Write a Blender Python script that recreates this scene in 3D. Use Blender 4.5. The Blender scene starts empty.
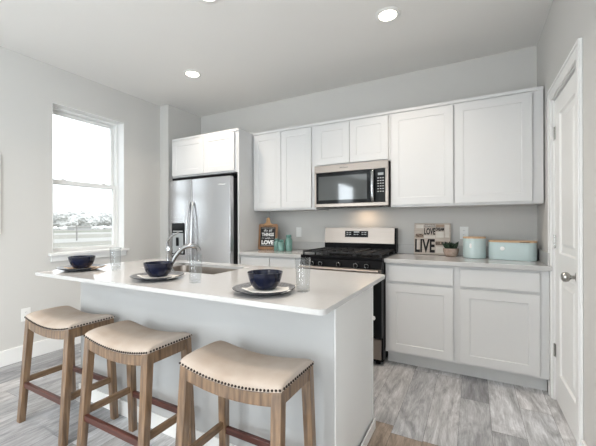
import bpy, bmesh, math, random
from mathutils import Vector, Matrix, noise
PI = math.pi
SC = bpy.context.scene
COL = SC.collection

# ------------------------------------------------------------------ camera
cam_d = bpy.data.cameras.new('camera'); cam = bpy.data.objects.new('camera', cam_d); COL.objects.link(cam)
cam_d.sensor_width = 36.0; cam_d.lens = 326.68 / 596 * 36.0
cam_d.shift_y = 1.55 / 596; cam_d.clip_start = 0.02; cam_d.clip_end = 600
cam.matrix_world = (Matrix.Translation((0, 0, 1.2068)) @ Matrix.Rotation(0.492, 4, 'Z')
                    @ Matrix.Rotation(PI / 2, 4, 'X') @ Matrix.Rotation(-0.0026, 4, 'Z'))
SC.camera = cam
# ------------------------------------------------------------------ world, sun, exposure
W = bpy.data.worlds.new('sky'); SC.world = W; W.use_nodes = True
bg = W.node_tree.nodes['Background']; bg.inputs[0].default_value = (0.93, 0.97, 1.0, 1); bg.inputs[1].default_value = 2.0
SC.view_settings.view_transform = 'Standard'; SC.view_settings.look = 'None'
SC.view_settings.exposure = 0.20; SC.view_settings.gamma = 1.0; SC.view_settings.use_curve_mapping = False

def area(name, loc, rot, sx, sy, power, color=(1, 1, 1), portal=False):
    d = bpy.data.lights.new(name, 'AREA'); d.shape = 'RECTANGLE'; d.size = sx; d.size_y = sy
    d.energy = power; d.color = color
    if portal: d.cycles.is_portal = True
    o = bpy.data.objects.new(name, d); COL.objects.link(o); o.location = loc; o.rotation_euler = rot
    return o
sd = bpy.data.lights.new('sun', 'SUN'); sd.energy = 1.2; sd.angle = 0.02; sd.color = (1, .97, .92)
so = bpy.data.objects.new('sun', sd); COL.objects.link(so); so.rotation_euler = (0, math.radians(42), math.radians(20)); so.location = (3, 0, 8)
# daylight: window beside the island, patio door further back on the same wall, plus two added, unseen fill lamps behind the camera
area('window_portal', (-3.72, 2.01, 1.65), (0, -PI / 2, 0), 1.46, 0.72, 1, portal=True)
area('patio_daylight', (-3.60, -3.85, 1.28), (0, -PI / 2, 0), 2.35, 1.40, 155, (0.86, 0.94, 1.0))
area('rear_fill', (-1.65, -5.22, 1.25), (PI / 2, 0, 0), 1.9, 2.3, 8, (0.86, 0.94, 1.0))  # fill lamp added in the unseen rear opening
area('side_rear_fill', (0.625, -3.1, 1.425), (0, PI / 2, 0), 1.9, 2.3, 175, (0.86, 0.94, 1.0))  # fill lamp added out of view to brighten the left wall

# ------------------------------------------------------------------ materials
def mat(name, col, rough=0.5, metal=0.0, spec=0.5, coat=0.0, trans=0.0, ior=1.45, var=0.0, vscale=8.0, bump=0.0, bscale=60.0,
        stretch=(1, 1, 1), col2=None, aniso=0.0, emit=None, estr=0.0):
    m = bpy.data.materials.new(name); m.use_nodes = True
    nt = m.node_tree; b = nt.nodes['Principled BSDF']
    b.inputs['Base Color'].default_value = (*col, 1); b.inputs['Roughness'].default_value = rough
    b.inputs['Metallic'].default_value = metal; b.inputs['Specular IOR Level'].default_value = spec
    b.inputs['Coat Weight'].default_value = coat; b.inputs['Transmission Weight'].default_value = trans
    b.inputs['IOR'].default_value = ior
    if aniso: b.inputs['Anisotropic'].default_value = aniso
    if emit: b.inputs['Emission Color'].default_value = (*emit, 1); b.inputs['Emission Strength'].default_value = estr
    if var or col2 or bump:
        tc = nt.nodes.new('ShaderNodeTexCoord'); mp = nt.nodes.new('ShaderNodeMapping')
        mp.inputs['Scale'].default_value = stretch; nt.links.new(tc.outputs['Object'], mp.inputs['Vector'])
    if var or col2:
        n = nt.nodes.new('ShaderNodeTexNoise'); n.inputs['Scale'].default_value = vscale; n.inputs['Detail'].default_value = 5
        nt.links.new(mp.outputs[0], n.inputs['Vector'])
        r = nt.nodes.new('ShaderNodeValToRGB')
        c2 = col2 if col2 else tuple(c * (1 - var) for c in col)
        r.color_ramp.elements[0].position = 0.32; r.color_ramp.elements[1].position = 0.68
        r.color_ramp.elements[0].color = (*c2, 1); r.color_ramp.elements[1].color = (*col, 1)
        nt.links.new(n.outputs['Fac'], r.inputs[0]); nt.links.new(r.outputs[0], b.inputs['Base Color'])
    if bump:
        n2 = nt.nodes.new('ShaderNodeTexNoise'); n2.inputs['Scale'].default_value = bscale; n2.inputs['Detail'].default_value = 3
        nt.links.new(mp.outputs[0], n2.inputs['Vector'])
        bp = nt.nodes.new('ShaderNodeBump'); bp.inputs['Strength'].default_value = bump; bp.inputs['Distance'].default_value = 0.002
        nt.links.new(n2.outputs['Fac'], bp.inputs['Height']); nt.links.new(bp.outputs[0], b.inputs['Normal'])
    return m

def pane_mat(name, tint, ior=1.45):
    m = bpy.data.materials.new(name); m.use_nodes = True; nt = m.node_tree; nt.nodes.clear()
    out = nt.nodes.new('ShaderNodeOutputMaterial'); mx = nt.nodes.new('ShaderNodeMixShader')
    t = nt.nodes.new('ShaderNodeBsdfTransparent'); t.inputs[0].default_value = (*tint, 1)
    g = nt.nodes.new('ShaderNodeBsdfGlossy'); g.inputs['Roughness'].default_value = 0.0
    lw = nt.nodes.new('ShaderNodeLayerWeight'); lw.inputs['Blend'].default_value = 0.5
    pw_ = nt.nodes.new('ShaderNodeMath'); pw_.operation = 'POWER'; pw_.inputs[1].default_value = 4.0
    f = nt.nodes.new('ShaderNodeMath'); f.operation = 'MULTIPLY_ADD'; f.inputs[1].default_value = 0.8; f.inputs[2].default_value = ((ior - 1) / (ior + 1)) ** 2
    nt.links.new(lw.outputs['Facing'], pw_.inputs[0]); nt.links.new(pw_.outputs[0], f.inputs[0])
    nt.links.new(f.outputs[0], mx.inputs[0]); nt.links.new(t.outputs[0], mx.inputs[1]); nt.links.new(g.outputs[0], mx.inputs[2])
    nt.links.new(mx.outputs[0], out.inputs[0]); return m

M = {}
M['wall'] = mat('wall_paint', (0.60, 0.590, 0.570), 0.75, spec=0.25, bump=0.05, bscale=220)
M['ceil'] = mat('ceiling_paint', (0.80, 0.79, 0.77), 0.85, spec=0.2, bump=0.08, bscale=160)
M['trim'] = mat('trim_paint', (0.80, 0.80, 0.79), 0.35, var=0.01)
M['cab'] = mat('cabinet_paint', (0.655, 0.655, 0.655), 0.38, var=0.012, vscale=3)
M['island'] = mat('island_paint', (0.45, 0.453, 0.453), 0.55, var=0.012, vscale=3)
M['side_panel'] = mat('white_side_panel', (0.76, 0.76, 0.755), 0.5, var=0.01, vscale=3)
M['quartz'] = mat('white_quartz', (0.50, 0.495, 0.49), 0.10, spec=0.55, var=0.03, vscale=55)
M['steel'] = mat('brushed_steel', (0.56, 0.56, 0.57), 0.26, 1.0, stretch=(60, 60, 1), var=0.10, vscale=6, aniso=0.5)
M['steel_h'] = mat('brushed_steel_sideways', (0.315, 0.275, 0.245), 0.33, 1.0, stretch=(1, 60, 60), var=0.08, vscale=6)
M['chrome'] = mat('chrome', (0.45, 0.46, 0.47), 0.10, 1.0, var=0.01)
M['nickel'] = mat('satin_nickel', (0.42, 0.41, 0.39), 0.25, 1.0, var=0.05)
M['dark_side'] = mat('dark_grey_case', (0.02, 0.02, 0.022), 0.45, spec=0.3, var=0.1)
M['black'] = mat('black_enamel', (0.008, 0.008, 0.009), 0.16, spec=0.08, var=0.1)
M['iron'] = mat('cast_iron', (0.014, 0.014, 0.015), 0.55, bump=0.2, bscale=90)
M['blackglass'] = mat('black_glass', (0.007, 0.008, 0.009), 0.05, spec=0.18, var=0.05)
M['mwglass'] = mat('smoked_glass', (0.055, 0.06, 0.06), 0.05, spec=0.7, var=0.05)
M['display'] = mat('grey_display', (0.35, 0.37, 0.38), 0.3, var=0.05)
M['mark'] = mat('grey_print', (0.55, 0.56, 0.57), 0.5, var=0.03)
M['white_print'] = mat('white_print', (0.85, 0.85, 0.84), 0.5, var=0.03)
M['plate'] = mat('charcoal_glaze', (0.07, 0.072, 0.08), 0.25, spec=0.35, col2=(0.025, 0.027, 0.032), vscale=70)
M['plate_top'] = mat('speckled_grey_glaze', (0.22, 0.225, 0.235), 0.28, spec=0.35, col2=(0.09, 0.093, 0.10), vscale=110)
M['bowl'] = mat('navy_glaze', (0.008, 0.011, 0.030), 0.08, spec=0.4, col2=(0.005, 0.007, 0.017), vscale=20)
M['napkin'] = mat('white_linen', (0.78, 0.76, 0.72), 0.9, bump=0.3, bscale=300)
M['napkin_tan'] = mat('tan_linen', (0.62, 0.46, 0.33), 0.9, bump=0.3, bscale=300)
M['glass'] = pane_mat('clear_glass', (0.95, 0.96, 0.965), 1.5)
M['pane'] = pane_mat('window_pane', (0.97, 0.98, 0.98))
M['teal'] = mat('teal_glass', (0.30, 0.55, 0.50), 0.10, trans=0.55, spec=0.6, var=0.15, vscale=30)
M['fabric'] = mat('beige_linen', (0.47, 0.41, 0.36), 0.85, col2=(0.36, 0.285, 0.225), vscale=4, bump=0.6, bscale=300)
M['nail'] = mat('bronze_nailhead', (0.040, 0.030, 0.026), 0.35, 0.7, var=0.2)
M['oak'] = mat('weathered_oak', (0.245, 0.150, 0.082), 0.28, spec=0.8, coat=0.35, col2=(0.080, 0.045, 0.023), vscale=7, stretch=(9, 9, 0.8), bump=0.15, bscale=40)
M['rail_wood'] = mat('weathered_oak_rail', (0.22, 0.14, 0.08), 0.40, col2=(0.12, 0.070, 0.038), vscale=7, stretch=(2, 2, 9))
M['mahogany'] = mat('reddish_brown_wood', (0.095, 0.032, 0.024), 0.30, col2=(0.05, 0.016, 0.012), vscale=7, stretch=(1, 9, 9))
M['mint'] = mat('pale_mint_enamel', (0.47, 0.575, 0.585), 0.30, var=0.02)
M['bamboo'] = mat('bamboo_wood', (0.62, 0.43, 0.27), 0.45, col2=(0.50, 0.32, 0.18), vscale=6, stretch=(1, 14, 14))
M['clipwood'] = mat('honey_wood', (0.33, 0.175, 0.085), 0.45, col2=(0.22, 0.11, 0.05), vscale=6, stretch=(12, 12, 1))
M['brass'] = mat('aged_brass', (0.24, 0.145, 0.08), 0.35, 1.0, var=0.2)
M['chalk'] = mat('chalkboard_black', (0.018, 0.018, 0.02), 0.8, var=0.2)
M['signwood'] = mat('whitewashed_wood', (0.60, 0.53, 0.47), 0.7, col2=(0.47, 0.40, 0.345), vscale=5, stretch=(2, 12, 12))
M['signtan'] = mat('tan_wood_block', (0.42, 0.31, 0.235), 0.7, col2=(0.34, 0.25, 0.19), vscale=8)
M['signpale'] = mat('pale_wood_block', (0.72, 0.68, 0.63), 0.7, col2=(0.62, 0.57, 0.51), vscale=8)
M['signgrey'] = mat('grey_wood_block', (0.30, 0.255, 0.225), 0.7, col2=(0.22, 0.19, 0.17), vscale=8)
M['ink'] = mat('black_ink', (0.012, 0.010, 0.010), 0.7, var=0.1)
M['pot'] = mat('rough_stone_pot', (0.42, 0.33, 0.28), 0.8, col2=(0.30, 0.22, 0.18), vscale=40, bump=0.4, bscale=60)
M['succ'] = mat('dark_green_succulent', (0.020, 0.045, 0.022), 0.5, col2=(0.010, 0.020, 0.012), vscale=20)
M['soil'] = mat('potting_soil', (0.03, 0.02, 0.015), 0.95, bump=0.5)
M['board'] = mat('dark_walnut', (0.12, 0.07, 0.045), 0.5, col2=(0.07, 0.04, 0.025), vscale=8, stretch=(10, 10, 1))
M['plastic'] = mat('white_plastic', (0.82, 0.82, 0.80), 0.35, var=0.01)
M['slot'] = mat('outlet_slot', (0.12, 0.12, 0.12), 0.6, var=0.05)
M['lens'] = mat('lamp_lens', (1, 0.95, 0.88), 0.4, emit=(1.0, 0.90, 0.76), estr=9.0)
M['pic'] = mat('pale_canvas', (0.60, 0.62, 0.62), 0.8, col2=(0.45, 0.48, 0.50), vscale=4)
M['grass'] = mat('dry_grass', (0.30, 0.29, 0.26), 0.95, col2=(0.25, 0.245, 0.215), vscale=0.12)
M['greenstrip'] = mat('green_grass', (0.22, 0.23, 0.19), 0.95, col2=(0.18, 0.19, 0.155), vscale=0.3)
M['road'] = mat('pale_gravel', (0.38, 0.375, 0.36), 0.95, var=0.05)
M['tree'] = mat('hazed_foliage', (0.64, 0.645, 0.64), 0.95, col2=(0.54, 0.545, 0.54), vscale=0.8)  # pale grey of distance haze put into the foliage colour
M['bark'] = mat('grey_bark', (0.32, 0.31, 0.30), 0.95, var=0.2)
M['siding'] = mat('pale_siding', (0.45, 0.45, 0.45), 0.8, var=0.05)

def floor_mat():
    m = bpy.data.materials.new('grey_plank_floor'); m.use_nodes = True; nt = m.node_tree; b = nt.nodes['Principled BSDF']
    at = nt.nodes.new('ShaderNodeAttribute'); at.attribute_name = 'tone'
    tc = nt.nodes.new('ShaderNodeTexCoord')
    add = nt.nodes.new('ShaderNodeVectorMath'); add.operation = 'ADD'
    at2 = nt.nodes.new('ShaderNodeAttribute'); at2.attribute_name = 'shiftv'
    nt.links.new(tc.outputs['Object'], add.inputs[0]); nt.links.new(at2.outputs['Vector'], add.inputs[1])
    def grain(scale, stretch, lo, hi, detail, dist=0.0):
        mp = nt.nodes.new('ShaderNodeMapping'); mp.inputs['Scale'].default_value = stretch
        nt.links.new(add.outputs[0], mp.inputs[0])
        n = nt.nodes.new('ShaderNodeTexNoise'); n.inputs['Scale'].default_value = scale; n.inputs['Detail'].default_value = detail
        n.inputs['Roughness'].default_value = 0.65; n.inputs['Distortion'].default_value = dist
        nt.links.new(mp.outputs[0], n.inputs['Vector'])
        r = nt.nodes.new('ShaderNodeMapRange'); r.inputs[1].default_value = 0.3; r.inputs[2].default_value = 0.7
        r.inputs[3].default_value = lo; r.inputs[4].default_value = hi
        nt.links.new(n.outputs['Fac'], r.inputs[0]); return r.outputs[0]
    g1 = grain(2.6, (3.2, 0.8, 1), 0.50, 1.36, 10, 2.2); g2 = grain(16, (5, 0.45, 1), 0.68, 1.20, 8, 1.2)
    mu = nt.nodes.new('ShaderNodeMath'); mu.operation = 'MULTIPLY'; nt.links.new(g1, mu.inputs[0]); nt.links.new(g2, mu.inputs[1])
    mx = nt.nodes.new('ShaderNodeVectorMath'); mx.operation = 'SCALE'
    nt.links.new(at.outputs['Color'], mx.inputs[0]); nt.links.new(mu.outputs[0], mx.inputs['Scale'])
    nt.links.new(mx.outputs[0], b.inputs['Base Color'])
    b.inputs['Roughness'].default_value = 0.36; b.inputs['Specular IOR Level'].default_value = 0.45
    return m
M['floor'] = floor_mat()
M['seam'] = mat('plank_seam', (0.10, 0.095, 0.09), 0.8, var=0.1)

# ------------------------------------------------------------------ mesh helpers
def box(bm, x0, x1, y0, y1, z0, z1):
    v = [bm.verts.new(p) for p in ((x0, y0, z0), (x1, y0, z0), (x1, y1, z0), (x0, y1, z0), (x0, y0, z1), (x1, y0, z1), (x1, y1, z1), (x0, y1, z1))]
    fs = [bm.faces.new([v[i] for i in q]) for q in ((3, 2, 1, 0), (4, 5, 6, 7), (0, 1, 5, 4), (1, 2, 6, 5), (2, 3, 7, 6), (3, 0, 4, 7))]
    return v, fs
def prism(bm, pts, axis, a, b):
    """extrude the closed 2-D outline pts along axis from a to b"""
    def P(p, t):
        return {'x': (t, p[0], p[1]), 'y': (p[0], t, p[1]), 'z': (p[0], p[1], t)}[axis]
    A = [bm.verts.new(P(p, a)) for p in pts]; B = [bm.verts.new(P(p, b)) for p in pts]
    n = len(pts)
    bm.faces.new(A[::-1]); bm.faces.new(B)
    for i in range(n): bm.faces.new((A[i], A[(i + 1) % n], B[(i + 1) % n], B[i]))
def lathe(bm, prof, seg=40, c=(0, 0, 0)):
    """revolve (r, z) pairs about z; r = 0 makes a pole; leaves a closed loop if first==last"""
    rings = []
    for r, z in prof:
        if r < 1e-6: rings.append([bm.verts.new((c[0], c[1], c[2] + z))])
        else: rings.append([bm.verts.new((c[0] + r * math.cos(2 * PI * i / seg), c[1] + r * math.sin(2 * PI * i / seg), c[2] + z)) for i in range(seg)])
    for A, B in zip(rings, rings[1:]):
        for i in range(seg):
            j = (i + 1) % seg
            if len(A) == 1 and len(B) == 1: continue
            if len(A) == 1: bm.faces.new((A[0], B[j], B[i]))
            elif len(B) == 1: bm.faces.new((A[i], A[j], B[0]))
            else: bm.faces.new((A[i], A[j], B[j], B[i]))
def tube(bm, path, rad, seg=14, flat=(1, 1)):
    path = [Vector(p) for p in path]; n = len(path); rings = []
    up = Vector((0, 0, 1))
    t0 = (path[1] - path[0]).normalized()
    nrm = up.cross(t0)
    if nrm.length < 1e-3: nrm = Vector((1, 0, 0))
    nrm.normalize()
    for i, p in enumerate(path):
        t = (path[min(i + 1, n - 1)] - path[max(i - 1, 0)]).normalized()
        nrm = (nrm - t * nrm.dot(t)).normalized(); bn = t.cross(nrm)
        r = rad[i] if isinstance(rad, (list, tuple)) else rad
        rings.append([bm.verts.new(p + nrm * r * flat[0] * math.cos(2 * PI * k / seg) + bn * r * flat[1] * math.sin(2 * PI * k / seg)) for k in range(seg)])
    for A, B in zip(rings, rings[1:]):
        for k in range(seg): bm.faces.new((A[k], A[(k + 1) % seg], B[(k + 1) % seg], B[k]))
    bm.faces.new(rings[0][::-1]); bm.faces.new(rings[-1])
def bez(p0, p1, p2, p3, n=12):
    p0, p1, p2, p3 = map(Vector, (p0, p1, p2, p3)); out = []
    for i in range(n + 1):
        t = i / n; out.append(p0 * (1 - t) ** 3 + p1 * 3 * t * (1 - t) ** 2 + p2 * 3 * t * t * (1 - t) + p3 * t ** 3)
    return out
def rrect(x0, x1, y0, y1, r, n=6):
    pts = []
    for cx, cy, a in ((x1 - r, y0 + r, -PI / 2), (x1 - r, y1 - r, 0), (x0 + r, y1 - r, PI / 2), (x0 + r, y0 + r, PI)):
        for i in range(n + 1): pts.append((cx + r * math.cos(a + PI / 2 * i / n), cy + r * math.sin(a + PI / 2 * i / n)))
    return pts
def text(bm, s, cx, cz, w, h, y, depth=0.001, bold=0.0):
    """solid lettering facing -y, fitted to w x h about (cx, cz), front at y"""
    cu = bpy.data.curves.new('lettering', 'FONT'); cu.body = s; cu.extrude = 0.01; cu.offset = bold; cu.resolution_u = 3
    o = bpy.data.objects.new('lettering', cu); COL.objects.link(o)
    bpy.context.view_layer.update()
    me = bpy.data.meshes.new_from_object(o.evaluated_get(bpy.context.evaluated_depsgraph_get()))
    bpy.data.objects.remove(o); bpy.data.curves.remove(cu)
    xs = [v.co.x for v in me.vertices]; ys = [v.co.y for v in me.vertices]
    a, b, c, d = min(xs), max(xs), min(ys), max(ys)
    for v in me.vertices:
        q = v.co.copy()
        v.co = (cx + ((q.x - a) / (b - a) - .5) * w, y + (0 if q.z > 0 else depth), cz + ((q.y - c) / (d - c) - .5) * h)
    bm.from_mesh(me); bpy.data.meshes.remove(me)
def obj(name, bm, m, parent=None, loc=None, bevel=0.0, seg=2, smooth=False, mats=None, xf=None, angle=35):
    bmesh.ops.recalc_face_normals(bm, faces=bm.faces)
    if xf is not None: bm.transform(xf)
    me = bpy.data.meshes.new(name); bm.to_mesh(me); bm.free()
    for mm in (mats or [m]): me.materials.append(mm)
    o = bpy.data.objects.new(name, me); COL.objects.link(o)
    if loc: o.location = loc
    if parent: o.parent = parent
    if bevel:
        b = o.modifiers.new('bevel', 'BEVEL'); b.width = bevel; b.segments = seg; b.limit_method = 'ANGLE'; b.angle_limit = math.radians(angle)
        b.harden_normals = False
    if smooth:
        for p in me.polygons: p.use_smooth = True
        try: me.set_sharp_from_angle(angle=math.radians(38))
        except Exception: pass
    return o
def B(): return bmesh.new()
def thing(name, label, cat, loc=(0, 0, 0), rz=0, group=None):
    o = bpy.data.objects.new(name, None); COL.objects.link(o); o.location = loc; o.rotation_euler = (0, 0, rz); o.empty_display_size = 0.1
    o['label'] = label; o['category'] = cat
    if group: o['group'] = group
    return o
def tag(o, label, cat, group=None):
    o['label'] = label; o['category'] = cat
    if group: o['group'] = group
    return o
def struct(o): o['kind'] = 'structure'; return o
def dup(root, loc, rz, label):
    r = root.copy(); COL.objects.link(r); r.location = loc; r.rotation_euler = (0, 0, rz); r['label'] = label
    for ch in list(root.children):
        c = ch.copy(); COL.objects.link(c); c.parent = r
        for g in list(ch.children):
            d = g.copy(); COL.objects.link(d); d.parent = c
    return r
def bx(name, m, parent, x0, x1, y0, y1, z0, z1, bevel=0.0, **k):
    bm = B(); box(bm, x0, x1, y0, y1, z0, z1); return obj(name, bm, m, parent, bevel=bevel, **k)

# ------------------------------------------------------------------ room shell
LW, RW, BK, RE, CE = -3.55, 0.485, 3.435, -5.2, 2.736
bm = B()   # wall behind the cabinets
box(bm, LW - .2, RW + .2, BK, BK + .15, -.1, CE + .1); struct(obj('wall_back', bm, M['wall']))
bm = B(); box(bm, LW - .2, -3.40, 2.87, BK, -.002, CE); struct(obj('wall_alcove', bm, M['wall'], bevel=.004))
# left wall with the window opening and the patio door opening
wy0, wy1, wz0, wz1 = 1.645, 2.377, 0.918, 2.385
py0, py1, pz1 = -4.55, -3.15, 2.46
bm = B(); T = LW - .20
for a in ((RE, py0, 0, CE), (py1, wy0, 0, CE), (wy1, 2.87, 0, CE), (py0, py1, pz1, CE), (wy0, wy1, 0, wz0), (wy0, wy1, wz1, CE)):
    box(bm, T, LW, a[0], a[1], a[2], a[3])
struct(obj('wall_left', bm, M['wall']))
# right wall with the pantry door opening
dy0, dy1, dz1 = 2.175, 2.822, 2.07
bm = B()
qy0, qy1, qz0, qz1 = -4.4, .6, .45, 2.4  # unseen window opening added on this wall for fill light
for a in ((RE, qy0, 0, CE), (qy1, dy0, 0, CE), (qy0, qy1, 0, qz0), (qy0, qy1, qz1, CE), (dy1, BK, 0, CE), (dy0, dy1, dz1, CE)): box(bm, RW, RW + .12, a[0], a[1], a[2], a[3])
struct(obj('wall_right', bm, M['wall']))
bm = B(); box(bm, RW + .125, RW + .2, dy0 - .3, dy1 + .3, -.05, CE); struct(obj('wall_pantry', bm, M['wall']))
# rear wall with an added, unseen glazed opening for fill light
gx0, gx1 = -2.6, -.7
bm = B()
for a in ((LW - .2, gx0, 0, CE), (gx1, RW + .12, 0, CE), (gx0, gx1, 2.4, CE), (gx0, gx1, 0, .1)): box(bm, a[0], a[1], RE - .15, RE, a[2], a[3])
struct(obj('wall_rear', bm, M['wall']))
bm = B(); box(bm, LW - .2, RW + .2, RE - .15, BK + .15, CE, CE + .12); struct(obj('ceiling', bm, M['ceil']))
# floor: one mesh of grey planks over a dark base
random.seed(11)
bm = B(); tl = bm.loops.layers.float_color.new('tone'); sl = bm.loops.layers.float_color.new('shiftv')
_, fs = box(bm, LW - .2, RW + .12, RE - .15, BK, -.08, -.0015)
for f in fs: f.material_index = 1
pw, pl = 0.172, 0.92
x = LW - .2 + .06; k = 0
TONES = [(.56, .555, .55), (.47, .465, .46), (.37, .37, .37), (.27, .27, .275), (.60, .59, .58), (.43, .42, .41), (.50, .50, .50), (.33, .33, .335)]
while x < RW + .1:
    y = RE - .15 - random.random() * pl
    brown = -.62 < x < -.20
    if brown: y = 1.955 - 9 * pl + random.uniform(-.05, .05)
    while y < BK:
        a, b_ = max(y, RE - .15), min(y + pl, BK)
        if b_ - a > .02:
            c = random.choice(TONES); j = random.uniform(.92, 1.08); c = [c[0] * j * 1.07, c[1] * j * 1.09, c[2] * j * 1.13]
            if brown and abs(b_ - 1.955) < .1: c = (.33, .265, .215)  # patch of warm bounced light put into the plank colour
            sh = (random.uniform(-20, 20), random.uniform(-20, 20), 0)
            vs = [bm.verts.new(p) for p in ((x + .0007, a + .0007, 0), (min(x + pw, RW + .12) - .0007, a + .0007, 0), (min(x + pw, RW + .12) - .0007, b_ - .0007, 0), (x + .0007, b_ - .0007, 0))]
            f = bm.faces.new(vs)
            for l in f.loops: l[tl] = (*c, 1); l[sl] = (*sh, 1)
        y += pl
    x += pw; k += 1
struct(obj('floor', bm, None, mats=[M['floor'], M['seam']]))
# baseboards
def baseboard(name, pts_boxes):
    bm = B()
    for a in pts_boxes: box(bm, *a)
    return struct(obj(name, bm, M['trim'], bevel=.004))
baseboard('baseboard_left', [(LW, LW + .014, py1 + .08, 2.868, 0, .135)])
baseboard('baseboard_right', [(RW - .014, RW, RE, dy0 - .08, 0, .135), (RW - .012, RW, dy1 + .06, 2.925, 0, .135)])
baseboard('baseboard_rear', [(LW, gx0, RE, RE + .014, 0, .135), (gx1, RW - .015, RE, RE + .014, 0, .135)])

# ------------------------------------------------------------------ window beside the island
win = bpy.data.objects.new('window_1', None); COL.objects.link(win); win.location = (LW - .1, (wy0 + wy1) / 2, wz0); struct(win)
def wbx(name, m, boxes, bevel=.003, parent=win):
    bm = B()
    for a in boxes: box(bm, a[0] - win.location.x, a[1] - win.location.x, a[2] - win.location.y, a[3] - win.location.y, a[4] - win.location.z, a[5] - win.location.z)
    return obj(name, bm, m, parent, bevel=bevel)
fx0, fx1 = LW - .185, LW - .10
e = .001
wbx('window_frame', M['trim'], [(fx0, fx1, wy0 + e, wy0 + .03, wz0 + e, wz1 - e), (fx0, fx1, wy1 - .03, wy1 - e, wz0 + e, wz1 - e),
                                (fx0, fx1, wy0 + .03, wy1 - .03, wz1 - .03, wz1 - e), (fx0, fx1, wy0 + .03, wy1 - .03, wz0 + e, wz0 + .03)])
mid = 1.645
def sash(name, x0, x1, z0, z1, w=.030, wt=.030, wb=.030):
    s = wbx(name, M['trim'], [(x0, x1, wy0 + .031, wy0 + .031 + w, z0, z1), (x0, x1, wy1 - .031 - w, wy1 - .031, z0, z1),
                              (x0, x1, wy0 + .031 + w, wy1 - .031 - w, z1 - wt, z1), (x0, x1, wy0 + .031 + w, wy1 - .031 - w, z0, z0 + wb)])
    g = wbx('window_pane', M['pane'], [((x0 + x1) / 2 - .002, (x0 + x1) / 2 + .002, wy0 + .031 + w, wy1 - .031 - w, z0 + wb, z1 - wt)], bevel=0, parent=s)
    return s
sash('upper_sash', fx0 + .01, fx0 + .038, mid - .026, wz1 - .031, wb=.044)
low = sash('lower_sash', fx1 - .040, fx1 - .010, wz0 + .031, mid + .018, wt=.044)
for yy in (wy0 + .16, wy1 - .16):
    wbx('sash_lock', M['trim'], [(fx1 - .038, fx1 - .012, yy - .022, yy + .022, mid + .0185, mid + .032)], bevel=.004, parent=low)
# white reveal lining and stool
bm = B(); t = .006
box(bm, LW - .099, LW + .002, wy1 - t, wy1 - .0005, wz0, wz1); box(bm, LW - .099, LW + .002, wy0 + .0005, wy0 + t, wz0, wz1)
box(bm, LW - .099, LW + .002, wy0 + t, wy1 - t, wz1 - t, wz1 - .0005)
struct(obj('trim_1', bm, M['trim'], bevel=.002))
bm = B(); box(bm, LW - .099, LW + .0002, wy0 + t, wy1 - t, wz0 + .0005, wz0 + .022)
box(bm, LW + .0005, LW + .045, wy0 - .035, wy1 + .035, wz0 - .004, wz0 + .022); box(bm, LW + .0005, LW + .018, wy0 - .015, wy1 + .015, wz0 - .06, wz0 - .005)
struct(obj('trim_2', bm, M['trim'], bevel=.003))
# patio door further along the left wall, added unseen glazing at the rear for fill light
pd = bpy.data.objects.new('window_2', None); COL.objects.link(pd); pd.location = (LW - .1, (py0 + py1) / 2, 0); struct(pd)
def framebox(root, name, boxes, m, parent=None, bevel=.003):
    bm = B(); l = root.location
    for a in boxes: box(bm, a[0] - l.x, a[1] - l.x, a[2] - l.y, a[3] - l.y, a[4] - l.z, a[5] - l.z)
    return obj(name, bm, m, parent or root, bevel=bevel)
pm = (py0 + py1) / 2
fr = framebox(pd, 'window_frame', [(LW - .15, LW - .08, py0 + e, py0 + .07, .001, pz1 - e), (LW - .15, LW - .08, py1 - .07, py1 - e, .001, pz1 - e), (LW - .15, LW - .08, pm - .05, pm + .05, .001, pz1 - .07),
                                   (LW - .15, LW - .08, py0 + .07, py1 - .07, pz1 - .07, pz1 - e), (LW - .15, LW - .08, py0 + .07, py1 - .07, .001, .09)], M['trim'])
framebox(pd, 'window_pane', [(LW - .118, LW - .112, py0 + .07, pm - .05, .09, pz1 - .07)], M['pane'], fr if False else None, 0)
framebox(pd, 'window_pane', [(LW - .118, LW - .112, pm + .05, py1 - .07, .09, pz1 - .07)], M['pane'], None, 0)
rw = bpy.data.objects.new('added_window_rear', None); COL.objects.link(rw); rw.location = (-1.55, RE - .08, .1); struct(rw)  # unseen window added around the rear fill lamp
bxs = [(gx0 + e, gx0 + .07, RE - .12, RE - .05, .1 + e, 2.4 - e), (gx1 - .07, gx1 - e, RE - .12, RE - .05, .1 + e, 2.4 - e), (gx0 + .07, gx1 - .07, RE - .12, RE - .05, 2.33, 2.4 - e), (gx0 + .07, gx1 - .07, RE - .12, RE - .05, .1 + e, .17), (-1.685, -1.615, RE - .12, RE - .05, .17, 2.33)]
framebox(rw, 'window_frame', bxs, M['trim'])  # frame of the added, unseen rear window
for a, b_ in ((gx0 + .07, -1.685), (-1.615, gx1 - .07)): framebox(rw, 'window_pane', [(a, b_, RE - .088, RE - .082, .17, 2.33)], M['pane'], None, 0)  # panes of the added, unseen rear window
rw2 = bpy.data.objects.new('added_window_side', None); COL.objects.link(rw2); rw2.location = (RW + .08, (qy0 + qy1) / 2, qz0); struct(rw2)  # made-up right-wall window, out of view, for the side fill
qm = (qy0 + qy1) / 2
bxs = [(RW + .05, RW + .11, qy0 + e, qy0 + .06, qz0 + e, qz1 - e), (RW + .05, RW + .11, qy1 - .06, qy1 - e, qz0 + e, qz1 - e), (RW + .05, RW + .11, qy0 + .06, qy1 - .06, qz1 - .06, qz1 - e), (RW + .05, RW + .11, qy0 + .06, qy1 - .06, qz0 + e, qz0 + .06), (RW + .05, RW + .11, qm - .03, qm + .03, qz0 + .06, qz1 - .06)]
framebox(rw2, 'window_frame', bxs, M['trim'])  # frame of the added, unseen right-wall window
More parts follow.
